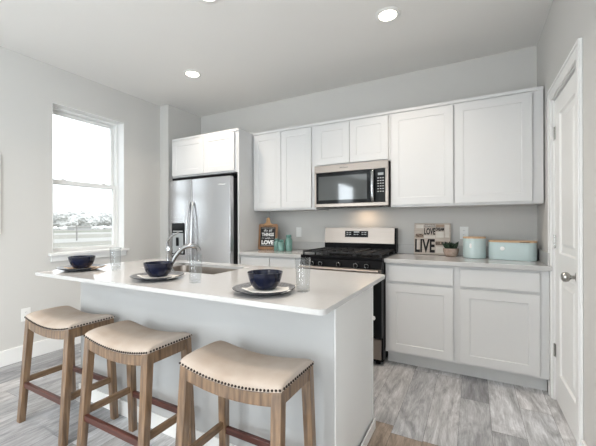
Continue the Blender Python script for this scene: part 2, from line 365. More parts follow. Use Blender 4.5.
for a, b_ in ((qy0 + .06, qm - .03), (qm + .03, qy1 - .06)): framebox(rw2, 'window_pane', [(RW + .078, RW + .082, a, b_, qz0 + .06, qz1 - .06)], M['pane'], None, 0)  # panes of the added, unseen right-wall window

# ------------------------------------------------------------------ outside the window
GZ = -.40
bm = B(); box(bm, -420, LW - .25, -150, 260, GZ - .5, GZ); struct(obj('ground_field', bm, M['grass']))
for nm, x0, x1, m in (('ground_road', -42, -33, 'road'), ('ground_verge', -26, -22, 'greenstrip'), ('ground_lane', -19, -15, 'road'), ('ground_hedgerow_strip', -95, -80, 'greenstrip'), ('ground_track', -72, -60, 'road')):
    bm = B(); box(bm, x0, x1, -100, 200, GZ - .01, GZ + .015); struct(obj(nm, bm, M[m]))
def tree(x, y, hgt, wid, seed, label):
    rnd = random.Random(seed); t = thing('tree', label, 'tree', (x, y, GZ), 0, 'trees beyond the field')
    bm = B(); box(bm, -.2, .2, -.2, .2, 0, hgt * .4); obj('trunk', bm, M['bark'], t)
    bm = B()
    for i in range(11):
        r = wid * rnd.uniform(.20, .36)
        p = Vector((rnd.uniform(-.3, .3) * wid, rnd.uniform(-.5, .5) * wid, hgt * rnd.uniform(.25, .86)))
        p.z = min(p.z, hgt - r)
        mm = Matrix.Translation(p) @ Matrix.Diagonal((r, r, r * .9, 1))
        g = bmesh.ops.create_icosphere(bm, subdivisions=3, radius=1, matrix=mm)
        for v in g['verts']:
            v.co += (v.co - p) * .45 * noise.noise(v.co * 1.4)
    obj('crown', bm, M['tree'], t)
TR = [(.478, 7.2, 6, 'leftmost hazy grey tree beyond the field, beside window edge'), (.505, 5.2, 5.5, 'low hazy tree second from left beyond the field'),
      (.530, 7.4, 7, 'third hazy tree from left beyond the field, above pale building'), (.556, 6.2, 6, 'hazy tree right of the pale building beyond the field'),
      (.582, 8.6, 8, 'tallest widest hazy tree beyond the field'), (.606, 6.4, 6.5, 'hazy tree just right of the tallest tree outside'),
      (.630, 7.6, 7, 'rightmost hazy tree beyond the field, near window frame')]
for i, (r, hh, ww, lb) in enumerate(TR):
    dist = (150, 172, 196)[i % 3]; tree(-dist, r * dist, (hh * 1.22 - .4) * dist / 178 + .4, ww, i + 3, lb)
hb = thing('shrub_row', 'low hazy band of shrubs below the distant trees', 'hedge', (-128, 68, GZ))
bm = B(); rnd = random.Random(5)
for i in range(60):
    p = Vector((rnd.uniform(-1.5, 1.5), -26 + i * .85, rnd.uniform(.0, .35))); r = rnd.uniform(.7, 1.2)
    g = bmesh.ops.create_icosphere(bm, subdivisions=2, radius=r, matrix=Matrix.Translation(p))
    for v in g['verts']: v.co += (v.co - p) * .4 * noise.noise(v.co * .9); v.co.z = max(v.co.z, 0)
obj('foliage', bm, M['tree'], hb)
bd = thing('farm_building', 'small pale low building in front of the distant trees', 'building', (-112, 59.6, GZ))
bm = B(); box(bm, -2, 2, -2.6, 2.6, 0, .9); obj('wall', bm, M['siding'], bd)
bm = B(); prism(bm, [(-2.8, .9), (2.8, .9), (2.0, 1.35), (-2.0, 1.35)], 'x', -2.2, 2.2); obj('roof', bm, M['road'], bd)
fp = thing('fence_post', 'thin grey post standing alone in the field outside the window', 'post', (-36, 18.9, GZ))
bm = B(); box(bm, -.05, .05, -.05, .05, 0, 1.55); obj('post', bm, M['bark'], fp); bm = B(); box(bm, -.07, .07, -.07, .07, 1.55, 1.6); obj('cap', bm, M['bark'], fp)

# ------------------------------------------------------------------ pantry door (built facing -y with x from the hinge side, then turned to face -x)
def facing_left(px, py): return Matrix.Translation((px, py, 0)) @ Matrix.Rotation(-PI / 2, 4, 'Z')
dr = bpy.data.objects.new('door_1', None); COL.objects.link(dr); struct(dr); dr.location = (.497, 2.806, .012); dr.rotation_euler = (0, 0, -PI / 2)
DWd, DHt = .612, 2.035
def ring(bm, rects, ys):
    """stepped panel: nested rectangles joined into a surface"""
    prev = None
    for (x0, x1, z0, z1), y in zip(rects, ys):
        v = [bm.verts.new(p) for p in ((x0, y, z0), (x1, y, z0), (x1, y, z1), (x0, y, z1))]
        if prev:
            for i in range(4): bm.faces.new((prev[i], prev[(i + 1) % 4], v[(i + 1) % 4], v[i]))
        prev = v
    bm.faces.new(prev)
bm = B()
panels = [(.115, DWd - .115, .20, .86), (.115, DWd - .115, 1.00, 1.92)]
xs = [0, .115, DWd - .115, DWd]; zs = [0, .20, .86, 1.00, 1.92, DHt]
V = {(i, j): bm.verts.new((xs[i], 0, zs[j])) for i in range(4) for j in range(6)}
for i in range(3):
    for j in range(5):
        if i == 1 and j in (1, 3): continue
        bm.faces.new((V[i, j], V[i + 1, j], V[i + 1, j + 1], V[i, j + 1]))
for p in panels:
    def ins(d): return (p[0] + d, p[1] - d, p[2] + d, p[3] - d)
    ring(bm, [ins(0), ins(.010), ins(.022), ins(.050), ins(.066)], [0, .010, .010, .010, .003])
Bk = [bm.verts.new(q) for q in ((0, .035, 0), (DWd, .035, 0), (DWd, .035, DHt), (0, .035, DHt))]
bm.faces.new(Bk[::-1])
bmesh.ops.remove_doubles(bm, verts=bm.verts, dist=1e-5)
for ax, val, k0, k1 in (('x', 0, 0, 3), ('x', DWd, 1, 2), ('z', 0, 0, 1), ('z', DHt, 3, 2)):
    ot = 'z' if ax == 'x' else 'x'
    ed = sorted([v for v in bm.verts if abs(v.co.y) < 1e-6 and abs(getattr(v.co, ax) - val) < 1e-5], key=lambda v: getattr(v.co, ot))
    bm.faces.new(ed + [Bk[k1], Bk[k0]])
obj('door_panel', bm, M['trim'], dr)
for z in (.33, 1.075, 1.815):
    bm = B(); tube(bm, [(-.006, -.006, z - .045), (-.006, -.006, z + .045)], .006, 10); box(bm, -.004, .022, -.0035, -.0008, z - .044, z + .044)
    obj('hinge', bm, M['nickel'], dr, bevel=.0008)
kb = B()
tmp = B(); lathe(tmp, [(0, 0), (.030, 0), (.031, .003), (.027, .007), (.011, .010), (.010, .026), (.013, .032), (.024, .040), (.0275, .052), (.025, .064), (.017, .071), (0, .073)], 28)
tmp.transform(Matrix.Translation((DWd - .066, -.0005, .905)) @ Matrix.Rotation(PI / 2, 4, 'X'))
obj('door_knob', tmp, M['nickel'], dr, smooth=True); kb.free()
# casing and jamb
cx0, cx1 = RW - .014, RW - .0005
bm = B()
def casing(y0, y1, z0, z1): box(bm, cx0, cx1, y0, y1, z0, z1)
casing(dy0 - .065, dy0 + .006, 0, dz1 + .07); casing(dy1 - .006, dy1 + .05, 0, dz1 + .07); casing(dy0 + .006, dy1 - .006, dz1 - .006, dz1 + .07)
box(bm, cx0 - .006, cx0, dy0 - .065, dy0 - .045, 0, dz1 + .07); box(bm, cx0 - .006, cx0, dy0 - .045, dy1 + .03, dz1 + .05, dz1 + .07)
box(bm, cx0 - .006, cx0, dy1 + .03, dy1 + .05, 0, dz1 + .07)
struct(obj('trim_3', bm, M['trim'], bevel=.003))
bm = B(); box(bm, RW, RW + .118, dy0 + .0005, dy0 + .012, 0, dz1 - .001); box(bm, RW, RW + .118, dy1 - .0125, dy1 - .0005, 0, dz1 - .001); box(bm, RW, RW + .118, dy0 + .012, dy1 - .0125, dz1 - .013, dz1 - .001)
struct(obj('trim_4', bm, M['trim']))

# ------------------------------------------------------------------ shaker fronts
def shaker(name, x0, x1, z0, z1, y, parent, m=None, th=.019, st=.066, rec=.0045, o=(0, 0, 0)):
    """shaker front facing -y, front face at y, back at y+th"""
    m = m or M['cab']; bm = B(); x0 -= o[0]; x1 -= o[0]; z0 -= o[2]; z1 -= o[2]; y -= o[1]
    ring(bm, [(x0, x1, z0, z1), (x0 + st, x1 - st, z0 + st, z1 - st), (x0 + st + .0025, x1 - st - .0025, z0 + st + .0025, z1 - st - .0025)], [y, y, y + rec])
    v = [bm.verts.new(p) for p in ((x0, y + th, z0), (x1, y + th, z0), (x1, y + th, z1), (x0, y + th, z1))]
    bm.faces.new(v)
    bm.verts.ensure_lookup_table(); f = [bm.verts[i] for i in range(4)]
    for i in range(4): bm.faces.new((f[i], v[i], v[(i + 1) % 4], f[(i + 1) % 4]))
    return obj(name, bm, m, parent, bevel=.0015, seg=2, angle=50)
def slab(name, x0, x1, z0, z1, y, parent, th=.019, o=(0, 0, 0), m=None):
    return bx(name, m or M['cab'], parent, x0 - o[0], x1 - o[0], y - o[1], y + th - o[1], z0 - o[2], z1 - o[2], bevel=.002)

UB, UT, UY = 1.364, 2.255, 3.088     # wall-cabinet bottom, top, face
def wall_cabinet(label, x0, x1, zb, doors, dzb, dzt):
    t = thing('wall_cabinet', label, 'cabinet', (x0, BK, zb), 0, 'wall cabinets over the counter'); o = t.location.copy()
    bx('body', M['cab'], t, 0, x1 - x0, UY - BK, -.001, 0, UT - zb, bevel=.0015)
    bx('top_trim', M['cab'], t, -.0, x1 - x0, UY - .012 - BK, UY - BK - .0003, UT - zb - .022, UT - zb + .004, bevel=.002)
    for a, b_ in doors: shaker('door', a, b_, dzb, dzt, UY - .0205, t, o=o)
    return t
wall_cabinet('tall white two-door wall cabinet between refrigerator panel and microwave', -2.236, -1.4425, UB, [(-2.222, -1.858), (-1.853, -1.489)], UB + .02, UT - .033)
wall_cabinet('short white two-door wall cabinet directly above the microwave', -1.4415, -.676, 1.803, [(-1.434, -1.072), (-1.067, -.694)], 1.815, UT - .033)
wall_cabinet('long white two-door wall cabinet above the sign and mint canisters', -.675, .476, UB, [(-.664, -.148), (-.134, .403)], UB + .02, UT - .033)

# ------------------------------------------------------------------ refrigerator enclosure
FY = 2.823
t = thing('refrigerator_surround', 'white cabinet enclosure around and over the stainless refrigerator', 'cabinet', (-2.76, BK, 0)); o = t.location.copy()
def rel(name, m, par, a, org, bevel=.0015): return bx(name, m, par, a[0] - org.x, a[1] - org.x, a[2] - org.y, a[3] - org.y, a[4] - org.z, a[5] - org.z, bevel=bevel)
rel('end_panel', M['cab'], t, (-2.258, -2.2375, FY, BK - .001, .0, UT - .004), o)
rel('upper_body', M['cab'], t, (-3.262, -2.2585, FY, BK - .001, 1.782, UT - .004), o)
rel('top_trim', M['cab'], t, (-3.264, -2.236, FY - .012, FY - .0005, UT - .026, UT), o)
shaker('door', -3.252, -2.741, 1.800, UT - .033, FY - .0205, t, o=o); shaker('door', -2.736, -2.290, 1.800, UT - .033, FY - .0205, t, o=o)

# ------------------------------------------------------------------ refrigerator
fr = thing('refrigerator', 'stainless side-by-side refrigerator with ice dispenser in left door', 'refrigerator', (-2.74, 3.06, 0)); o = fr.location.copy()
FX0, FX1, FS, FF, FZ = -3.214, -2.278, -2.838, 2.712, 1.730
rel('body', M['dark_side'], fr, (FX0 + .004, FX1 - .004, 2.79, 3.40, .02, 1.715), o, .004)
rel('kick_grille', M['dark_side'], fr, (FX0 + .01, FX1 - .01, 2.755, 2.789, .012, .075), o, .002)
rel('top_gap_shade', M['black'], fr, (FX0 + .012, FX1 - .006, 2.762, 2.95, 1.7155, 1.765), o, .004)  # black strip standing in for the shaded gap above the doors
def fridge_door(name, x0, x1):
    bm = B(); n = 14; pts = []
    for i in range(n + 1):
        u = i / n; pts.append((x0 + (x1 - x0) * u - o.x, FF + .012 * (2 * u - 1) ** 2 - o.y))
    pts += [(x1 - o.x, 2.783 - o.y), (x0 - o.x, 2.783 - o.y)]
    prism(bm, pts, 'z', .085, FZ); return obj(name, bm, M['steel'], fr, bevel=.006, seg=3, smooth=True, angle=30)
fd = fridge_door('freezer_door', FX0, FS - .003); rd = fridge_door('refrigerator_door', FS + .003, FX1)
def fridge_handle(sg_, par):
    bm = B(); path = []
    for i in range(25):
        u = i / 24; w = math.sin(PI * u) ** .6
        path.append((FS + sg_ * (.024 + .016 * w) - o.x, FF + .008 - .050 * w - o.y, 1.47 - .90 * u))
    tube(bm, path, .0125, 14, (1.0, .8)); obj('door_handle', bm, M['steel'], par, smooth=True)
fridge_handle(-1, fd); fridge_handle(1, rd)
dp = rel('dispenser', M['blackglass'], fd, (-3.152, -2.946, FF - .004, FF + .004, .86, 1.228), o, .003)
rel('dispenser_cavity', M['display'], dp, (-3.138, -2.960, FF - .0055, FF - .0042, .875, 1.112), o, .001)
rel('dispenser_lever', M['black'], dp, (-3.07, -3.03, FF - .016, FF - .0056, .96, 1.06), o, .003)
rel('dispenser_lights', M['mark'], dp, (-3.13, -2.97, FF - .0052, FF - .0041, 1.128, 1.137), o, 0)
bm = B(); tube(bm, bez((-2.428 - o.x, FF + .0035 - o.y, 1.640), (-2.40 - o.x, FF + .002 - o.y, 1.666), (-2.37 - o.x, FF + .002 - o.y, 1.622), (-2.345 - o.x, FF + .006 - o.y, 1.652)), .0035, 6)
lb = obj('badge', bm, M['white_print'], rd, smooth=True)

# ------------------------------------------------------------------ base cabinets
BF = 2.848
def base_cabinet(label, x0, x1, drawers, doors):
    t = thing('base_cabinet', label, 'cabinet', (x0, BK, 0), 0, 'white base cabinets under the back counter'); o = t.location.copy()
    rel('body', M['cab'], t, (x0, x1, BF, BK - .001, .112, .879), o)
    rel('toe_kick', M['cab'], t, (x0 + .001, x1 - .001, BF + .08, BK - .002, .0, .1115), o)
    for a, b_ in drawers: slab('drawer_front', a, b_, .724, .858, BF - .0205, t, o=o)
    for a, b_ in doors: shaker('door', a, b_, .132, .703, BF - .0205, t, o=o)
    return t
base_cabinet('white base cabinet right of the range with two drawers over two doors', -.668, .470, [(-.640, -.140), (-.090, .414)], [(-.640, -.140), (-.090, .414)])
base_cabinet('white base cabinet left of the range, mostly hidden behind the island', -2.236, -1.460, [(-2.222, -1.852), (-1.845, -1.475)], [(-2.222, -1.852), (-1.845, -1.475)])
def worktop(label, x0, x1, side=False):
    t = thing('countertop', label, 'countertop', (x0, BK, .88), 0, 'white back countertops'); o = t.location.copy()
    rel('slab', M['quartz'], t, (x0, x1, BF - .038, BK - .001, .880, .914), o, .003)
    rel('backsplash', M['quartz'], t, (x0, x1 - (.021 if side else 0), BK - .021, BK - .001, .9143, 1.004), o, .002)
    if side: rel('side_splash', M['quartz'], t, (x1 - .020, x1, BF - .01, BK - .0012, .9143, 1.004), o, .002)
worktop('white countertop right of the range under the sign and mint canisters', -.672, .480, True)
worktop('white countertop left of the range under the teal bottles', -2.236, -1.4565)

# ------------------------------------------------------------------ microwave
mw = thing('microwave', 'stainless over-the-range microwave with black glass door', 'microwave', (-1.058, BK, 1.372)); o = mw.location.copy()
X0, X1, MY, Z0, Z1 = -1.432, -.684, 3.030, 1.378, 1.800
rel('body', M['dark_side'], mw, (X0 + .001, X1 - .001, MY + .032, BK - .002, Z0 + .006, Z1 - .002), o, .003)
bm = B()   # stainless surround as one frame with the door opening and control panel recess
def fbox(a): box(bm, a[0] - o.x, a[1] - o.x, a[2] - o.y, a[3] - o.y, a[4] - o.z, a[5] - o.z)
fbox((X0, X1, MY, MY + .03, Z1 - .072, Z1)); fbox((X0, X1, MY, MY + .03, Z0 + .004, Z0 + .036)); fbox((X0, X0 + .020, MY, MY + .03, Z0 + .036, Z1 - .072)); fbox((X1 - .028, X1, MY, MY + .03, Z0 + .036, Z1 - .072))
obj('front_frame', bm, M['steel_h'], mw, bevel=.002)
DX = -.835
dg = rel('door', M['blackglass'], mw, (X0 + .021, DX, MY + .004, MY + .030, Z0 + .037, Z1 - .073), o, .002)
rel('door_window', M['mwglass'], dg, (X0 + .045, DX - .05, MY + .0025, MY + .0038, Z0 + .072, Z1 - .112), o, .0005)
cp = rel('control_panel', M['blackglass'], mw, (DX + .002, X1 - .029, MY + .004, MY + .030, Z0 + .037, Z1 - .073), o, .002)
rel('display', M['display'], cp, (DX + .055, X1 - .045, MY + .0025, MY + .0038, Z1 - .135, Z1 - .112), o, 0)
bm = B()
for r in range(6):
    for c in range(3): fbox((DX + .050 + c * .023, DX + .064 + c * .023, MY + .003, MY + .0039, Z1 - .165 - r * .025, Z1 - .158 - r * .025))
obj('keypad', bm, M['mark'], cp)
bm = B(); hx = DX + .010 - o.x
path = [(hx, MY + .004 - o.y, Z1 - .082 - o.z), (hx, MY - .022 - o.y, Z1 - .090 - o.z)] + [(hx, MY - .030 - .012 * math.sin(PI * i / 10) - o.y, Z1 - .10 - (Z1 - Z0 - .165) * i / 10 - o.z) for i in range(11)] + [(hx, MY - .022 - o.y, Z0 + .050 - o.z), (hx, MY + .004 - o.y, Z0 + .044 - o.z)]
tube(bm, path, .014, 12, (1.0, .7)); obj('door_handle', bm, M['chrome'], dg, smooth=True)
bm = B(); text(bm, 'Whirlpool', -1.058 - .06 - o.x, Z1 - .036 - o.z, .085, .017, MY - .0012 - o.y, .001); obj('badge', bm, M['dark_side'], mw)
bm = B()
for i in range(10): fbox((X0 + .05 + i * .066, X0 + .10 + i * .066, MY + .10, MY + .25, Z0 + .002, Z0 + .0058))
obj('bottom_vent', bm, M['black'], mw)

tl_ = bpy.data.lights.new('cooktop_light', 'AREA'); tl_.shape = 'RECTANGLE'; tl_.size = .12; tl_.size_y = .05; tl_.energy = .55; tl_.color = (1, .72, .48)
tlo = bpy.data.objects.new('cooktop_light', tl_); COL.objects.link(tlo); tlo.parent = mw; tlo.location = (.06, -.13, -.003)

# ------------------------------------------------------------------ range
rg = thing('range', 'stainless and black gas range between the two counters', 'stove', (-1.056, 3.1, 0)); o = rg.location.copy()
X0, X1 = -1.452, -.6755
rel('body', M['black'], rg, (X0, X1, 2.785, 3.40, .03, .893), o, .003)
rel('cooktop', M['black'], rg, (X0 - .002, X1 + .002, 2.760, 3.40, .8935, .922), o, .006)
bm = B(); prism(bm, [(2.742 - o.y, .830), (2.784 - o.y, .830), (2.784 - o.y, .8925), (2.762 - o.y, .8925)], 'x', X0 + .001 - o.x, X1 - .001 - o.x)
cp = obj('control_panel', bm, M['black'], rg, bevel=.003)
for i, kx in enumerate((-1.313, -1.229, -1.055, -.896, -.800)):
    tmp = B(); lathe(tmp, [(0, 0), (.024, 0), (.024, .006), (.019, .009), (.018, .030), (.015, .034), (0, .034)], 24)
    box(tmp, -.004, .004, -.018, .018, .030, .039)
    tmp.transform(Matrix.Translation((kx - o.x, 2.7485 - o.y, .858)) @ Matrix.Rotation(PI / 2 + .2, 4, 'X'))
    kn = obj('knob', tmp, M['black'], cp, smooth=True)
    tmp = B(); lathe(tmp, [(.0195, .0305), (.0195, .0335), (.0175, .0352), (.0160, .0345), (.0160, .0305), (.0195, .0305)], 24)  # chrome ring added to stand in for the knob's highlights
    tmp.transform(Matrix.Translation((kx - o.x, 2.7485 - o.y, .858)) @ Matrix.Rotation(PI / 2 + .2, 4, 'X')); obj('knob_glint_ring', tmp, M['chrome'], kn, smooth=True)
od = rel('oven_door', M['blackglass'], rg, (X0 + .002, X1 - .002, 2.745, 2.784, .240, .826), o, .004)
rel('door_top_trim', M['steel_h'], od, (X0 + .003, X1 - .003, 2.742, 2.7448, .762, .824), o, .001)
rel('oven_window', M['blackglass'], od, (X0 + .12, X1 - .12, 2.743, 2.7447, .36, .66), o, .001)
bm = B(); tube(bm, [(X0 + .02 - o.x, 2.692 - o.y, .811), (X1 - .015 - o.x, 2.692 - o.y, .811)], .017, 16)
for hx in (X0 + .055, X1 - .05): tube(bm, [(hx - o.x, 2.692 - o.y, .811), (hx - o.x, 2.743 - o.y, .811)], .012, 12)
obj('door_handle', bm, M['steel_h'], od, smooth=True)
tmp = B(); lathe(tmp, [(0, 0), (.019, 0), (.019, .0015), (0, .0015)], 24); tmp.transform(Matrix.Translation((-.749 - o.x, 2.7445 - o.y, .412)) @ Matrix.Rotation(PI / 2, 4, 'X'))
bd = obj('round_badge', tmp, M['white_print'], od)
bm = B(); tmp2 = B(); lathe(tmp2, [(.010, .0), (.012, 0), (.012, .001), (.010, .001), (.010, 0)], 20); tmp2.transform(Matrix.Translation((-.749 - o.x, 2.7428 - o.y, .412)) @ Matrix.Rotation(PI / 2, 4, 'X')); bm.free()
obj('badge_ring', tmp2, M['mark'], bd)
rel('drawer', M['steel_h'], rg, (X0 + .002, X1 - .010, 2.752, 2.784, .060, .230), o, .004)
for fx in (X0 + .05, X1 - .05):
    for fy in (2.83, 3.33): bx('foot', M['black'], rg, fx - .02 - o.x, fx + .02 - o.x, fy - .02 - o.y, fy + .02 - o.y, 0, .0298)
# backguard
bgd = bm = B(); prism(bm, [(3.335 - o.y, .9225), (3.425 - o.y, .9225), (3.425 - o.y, 1.168), (3.352 - o.y, 1.168), (3.335 - o.y, 1.005)], 'x', X0 - o.x, X1 - o.x)
bgd = obj('backguard', bm, M['black'], rg, bevel=.003)
bm = B(); prism(bm, [(3.326 - o.y, 1.010), (3.334 - o.y, 1.008), (3.351 - o.y, 1.164), (3.351 - o.y, 1.172), (3.345 - o.y, 1.172)], 'x', X0 + .004 - o.x, X1 - .018 - o.x)
fpn = obj('backguard_panel', bm, M['steel_h'], bgd, bevel=.001)
bm = B(); prism(bm, [(3.3275 - o.y, 1.072), (3.333 - o.y, 1.072), (3.341 - o.y, 1.138), (3.3355 - o.y, 1.138)], 'x', -1.213 - o.x, -.962 - o.x)
dsp = obj('clock_display', bm, M['blackglass'], bgd, bevel=.001)
for i, (xx, zz, ww) in enumerate(((-1.195, 1.118, .02), (-1.195, 1.098, .02), (-1.165, 1.118, .02), (-1.165, 1.098, .02), (-1.115, 1.120, .06), (-1.115, 1.098, .02), (-1.085, 1.098, .02), (-1.03, 1.118, .02), (-1.03, 1.098, .02), (-1.0, 1.118, .02), (-1.0, 1.098, .02))):
    yy = 3.3275 + (zz - 1.072) * .121 - .0012
    bx('clock_digits' if ww > .03 else 'button', M['mark'], dsp, xx - o.x, xx + ww - o.x, yy - o.y, yy + .001 - o.y, zz, zz + (.012 if ww > .03 else .007))
# burners and grates
for bxp, byp in ((-1.25, 2.93), (-1.25, 3.18), (-1.056, 3.05), (-.86, 2.93), (-.86, 3.18)):
    bm = B(); lathe(bm, [(0, 0), (.045, 0), (.045, .010), (.032, .012), (.032, .018), (0, .018)], 24, (bxp - o.x, byp - o.y, .9222)); obj('burner', bm, M['iron'], rg, smooth=True)
for gx0, gx1 in ((X0 + .012, -1.187), (-1.183, -.929), (-.925, X1 - .012)):
    bm = B(); g0, g1 = gx0 - o.x, gx1 - o.x; a, b_ = 2.790 - o.y, 3.315 - o.y; s = .007
    for yy in (a, (a * 2 + b_) / 3, (a + 2 * b_) / 3, b_): box(bm, g0, g1, yy - s, yy + s, .944, .958)
    for xx in (g0 + s, (g0 + g1) / 2, g1 - s): box(bm, xx - s, xx + s, a, b_, .9445, .9585)
    for xx in (g0 + s, g1 - s):
        for yy in (a, (a + b_) / 2, b_): box(bm, xx - s, xx + s, yy - s, yy + s, .9222, .944)
    obj('grate', bm, M['iron'], rg)

# ------------------------------------------------------------------ island
IX0, IX1, IY0, IY1 = -2.44, -.525, 1.304, 1.925
isl = thing('kitchen_island', 'pale grey island base carrying the white worktop with the sink', 'kitchen island', ((IX0 + IX1) / 2, 1.6, 0)); o = isl.location.copy()
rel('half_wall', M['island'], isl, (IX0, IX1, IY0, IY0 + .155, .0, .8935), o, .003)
rel('cabinet_body', M['cab'], isl, (IX0 + .01, IX1 - .012, IY0 + .1555, IY1 - .03, .10, .66), o, .002)
rel('cabinet_end', M['cab'], isl, (IX0 + .01, -2.03, IY0 + .1555, IY1 - .03, .6603, .8933), o, .002)
rel('cabinet_end', M['cab'], isl, (-1.31, IX1 - .012, IY0 + .1555, IY1 - .03, .6603, .8933), o, .002)
rel('cabinet_rail', M['cab'], isl, (-2.0297, -1.3103, IY1 - .06, IY1 - .03, .6603, .8933), o, .002)
rel('toe_kick', M['cab'], isl, (IX0 + .012, IX1 - .014, IY0 + .157, IY1 - .09, .0, .0995), o, 0)
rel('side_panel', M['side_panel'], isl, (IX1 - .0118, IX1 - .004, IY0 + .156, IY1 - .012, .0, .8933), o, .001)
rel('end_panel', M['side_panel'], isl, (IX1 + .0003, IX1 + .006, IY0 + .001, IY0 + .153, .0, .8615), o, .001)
rel('corner_trim', M['trim'], isl, (IX1 - .014, IX1, IY1 - .0115, IY1, .0, .8933), o, .002)
rel('baseboard', M['trim'], isl, (IX0 - .008, IX1 + .002, IY0 - .009, IY0 - .0005, .0, .095), o, .003)
rel('baseboard', M['trim'], isl, (IX1 + .0063, IX1 + .014, IY0 - .009, IY1, .0, .060), o, .003)
rel('support_cleat', M['trim'], isl, (IX1 + .0005, IX1 + .012, IY0 - .004, IY0 + .150, .862, .8935), o, .002)
for a, b_ in ((IX0 + .02, -1.98), (-1.975, -1.65), (-1.645, -1.32), (-1.31, -.72)):
    bm = B(); w = b_ - a
    ring(bm, [(0, w, .13, .87), (.06, w - .06, .19, .81), (.063, w - .063, .193, .807)], [0, 0, .006])
    v = [bm.verts.new(p) for p in ((0, .019, .13), (w, .019, .13), (w, .019, .87), (0, .019, .87))]; bm.faces.new(v)
    bm.verts.ensure_lookup_table(); f = [bm.verts[i] for i in range(4)]
    for i in range(4): bm.faces.new((f[i], v[i], v[(i + 1) % 4], f[(i + 1) % 4]))
    obj('door', bm, M['cab'], isl, bevel=.0015, angle=50, xf=Matrix.Translation((b_ - o.x, IY1 - .0095 - o.y, 0)) @ Matrix.Rotation(PI, 4, 'Z'))
# worktop with the sink cut-out
CX0, CX1, CY0, CY1, CZ0, CZ1 = -2.435, -.449, 1.022, 1.925, .894, .914
SX0, SX1, SY0, SY1 = -1.985, -1.352, 1.460, 1.815
xs = [CX0, SX0, SX1, CX1]; ys = [CY0, SY0, SY1, CY1]; bm = B()
V = {(i, j, k): bm.verts.new((xs[i], ys[j], (CZ0, CZ1)[k])) for i in range(4) for j in range(4) for k in range(2)}
for i in range(3):
    for j in range(3):
        if i == 1 and j == 1: continue
        for k in range(2): bm.faces.new((V[i, j, k], V[i + 1, j, k], V[i + 1, j + 1, k], V[i, j + 1, k]))
def wallq(a, b_): bm.faces.new((V[a + (0,)], V[b_ + (0,)], V[b_ + (1,)], V[a + (1,)]))
for i in range(3): wallq((i, 0), (i + 1, 0)); wallq((i, 3), (i + 1, 3)); wallq((0, i), (0, i + 1)); wallq((3, i), (3, i + 1))
wallq((1, 1), (2, 1)); wallq((1, 2), (2, 2)); wallq((1, 1), (1, 2)); wallq((2, 1), (2, 2))
ve = [ed for ed in bm.edges if abs(ed.verts[0].co.z - ed.verts[1].co.z) > .01 and (abs(ed.verts[0].co.x) and ed.verts[0].co.xy.to_tuple(3) in [(round(a, 3), round(b_, 3)) for a in (CX0, CX1) for b_ in (CY0, CY1)])]
vi = [ed for ed in bm.edges if abs(ed.verts[0].co.z - ed.verts[1].co.z) > .01 and ed.verts[0].co.xy.to_tuple(3) in [(round(a, 3), round(b_, 3)) for a in (SX0, SX1) for b_ in (SY0, SY1)]]
bmesh.ops.bevel(bm, geom=ve, offset=.026, segments=7, profile=.5, affect='EDGES')
vi = [ed for ed in vi if ed.is_valid]
bmesh.ops.bevel(bm, geom=vi, offset=.05, segments=6, profile=.5, affect='EDGES')
wt = obj('island_worktop', bm, M['quartz'], None, bevel=.0025, smooth=True)
tag(wt, 'large white quartz worktop on the island, set for three places', 'countertop')
# sink
sk = thing('sink', 'undermount stainless sink set into the island worktop', 'sink', ((SX0 + SX1) / 2, (SY0 + SY1) / 2, CZ0)); o = sk.location.copy()
bm = B(); hw, hd = (SX1 - SX0) / 2 + .008, (SY1 - SY0) / 2 + .008
loops = []
for d, z, r in ((.02, -.0012, .05), (0, -.0012, .05), (.004, -.02, .05), (.012, -.17, .045), (.035, -.195, .04)):
    s = -1 if (z == -.0012 and d == .02) else 1
    q = d if s > 0 else -d
    loops.append([bm.verts.new((p[0], p[1], z)) for p in rrect(-hw + q, hw - q, -hd + q, hd - q, r)])
for A, Bq in zip(loops, loops[1:]):
    n = len(A)
    for i in range(n): bm.faces.new((A[i], A[(i + 1) % n], Bq[(i + 1) % n], Bq[i]))
bm.faces.new(loops[-1])
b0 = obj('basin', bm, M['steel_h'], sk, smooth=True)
sm = b0.modifiers.new('thick', 'SOLIDIFY'); sm.thickness = .0015; sm.offset = 1
bm = B(); lathe(bm, [(0, -.1945), (.04, -.1945), (.042, -.192), (.03, -.1925), (0, -.1938)], 24); obj('drain', bm, M['chrome'], sk, smooth=True)
# faucet
fc = thing('faucet', 'chrome single-lever faucet standing beside the island sink', 'faucet', (-1.690, 1.432, CZ1)); o = fc.location.copy()
bm = B(); lathe(bm, [(0, .0003), (.030, .0003), (.030, .006), (.024, .012), (.0195, .018), (.0185, .06), (.0185, .118), (.021, .124), (.021, .146), (.017, .158), (0, .161)], 28); obj('column', bm, M['chrome'], fc, smooth=True)
bm = B(); p = bez((.002, .012, .050), (.014, .045, .115), (.032, .075, .158), (.066, .118, .156), 12) + bez((.066, .118, .156), (.084, .142, .155), (.091, .158, .146), (.092, .161, .122), 8)[1:]
tube(bm, p, [.0165] * 7 + [.015] * 6 + [.0155] * 8, 16); sp = obj('spout', bm, M['chrome'], fc, smooth=True)
bm = B(); tube(bm, bez((-.004, -.004, .148), (-.018, -.012, .200), (.010, .0, .222), (.062, .020, .244), 10), [.013, .012, .011, .010, .0095, .009, .0085, .008, .008, .0075, .006], 12, (1.1, .7)); obj('lever', bm, M['chrome'], fc, smooth=True)

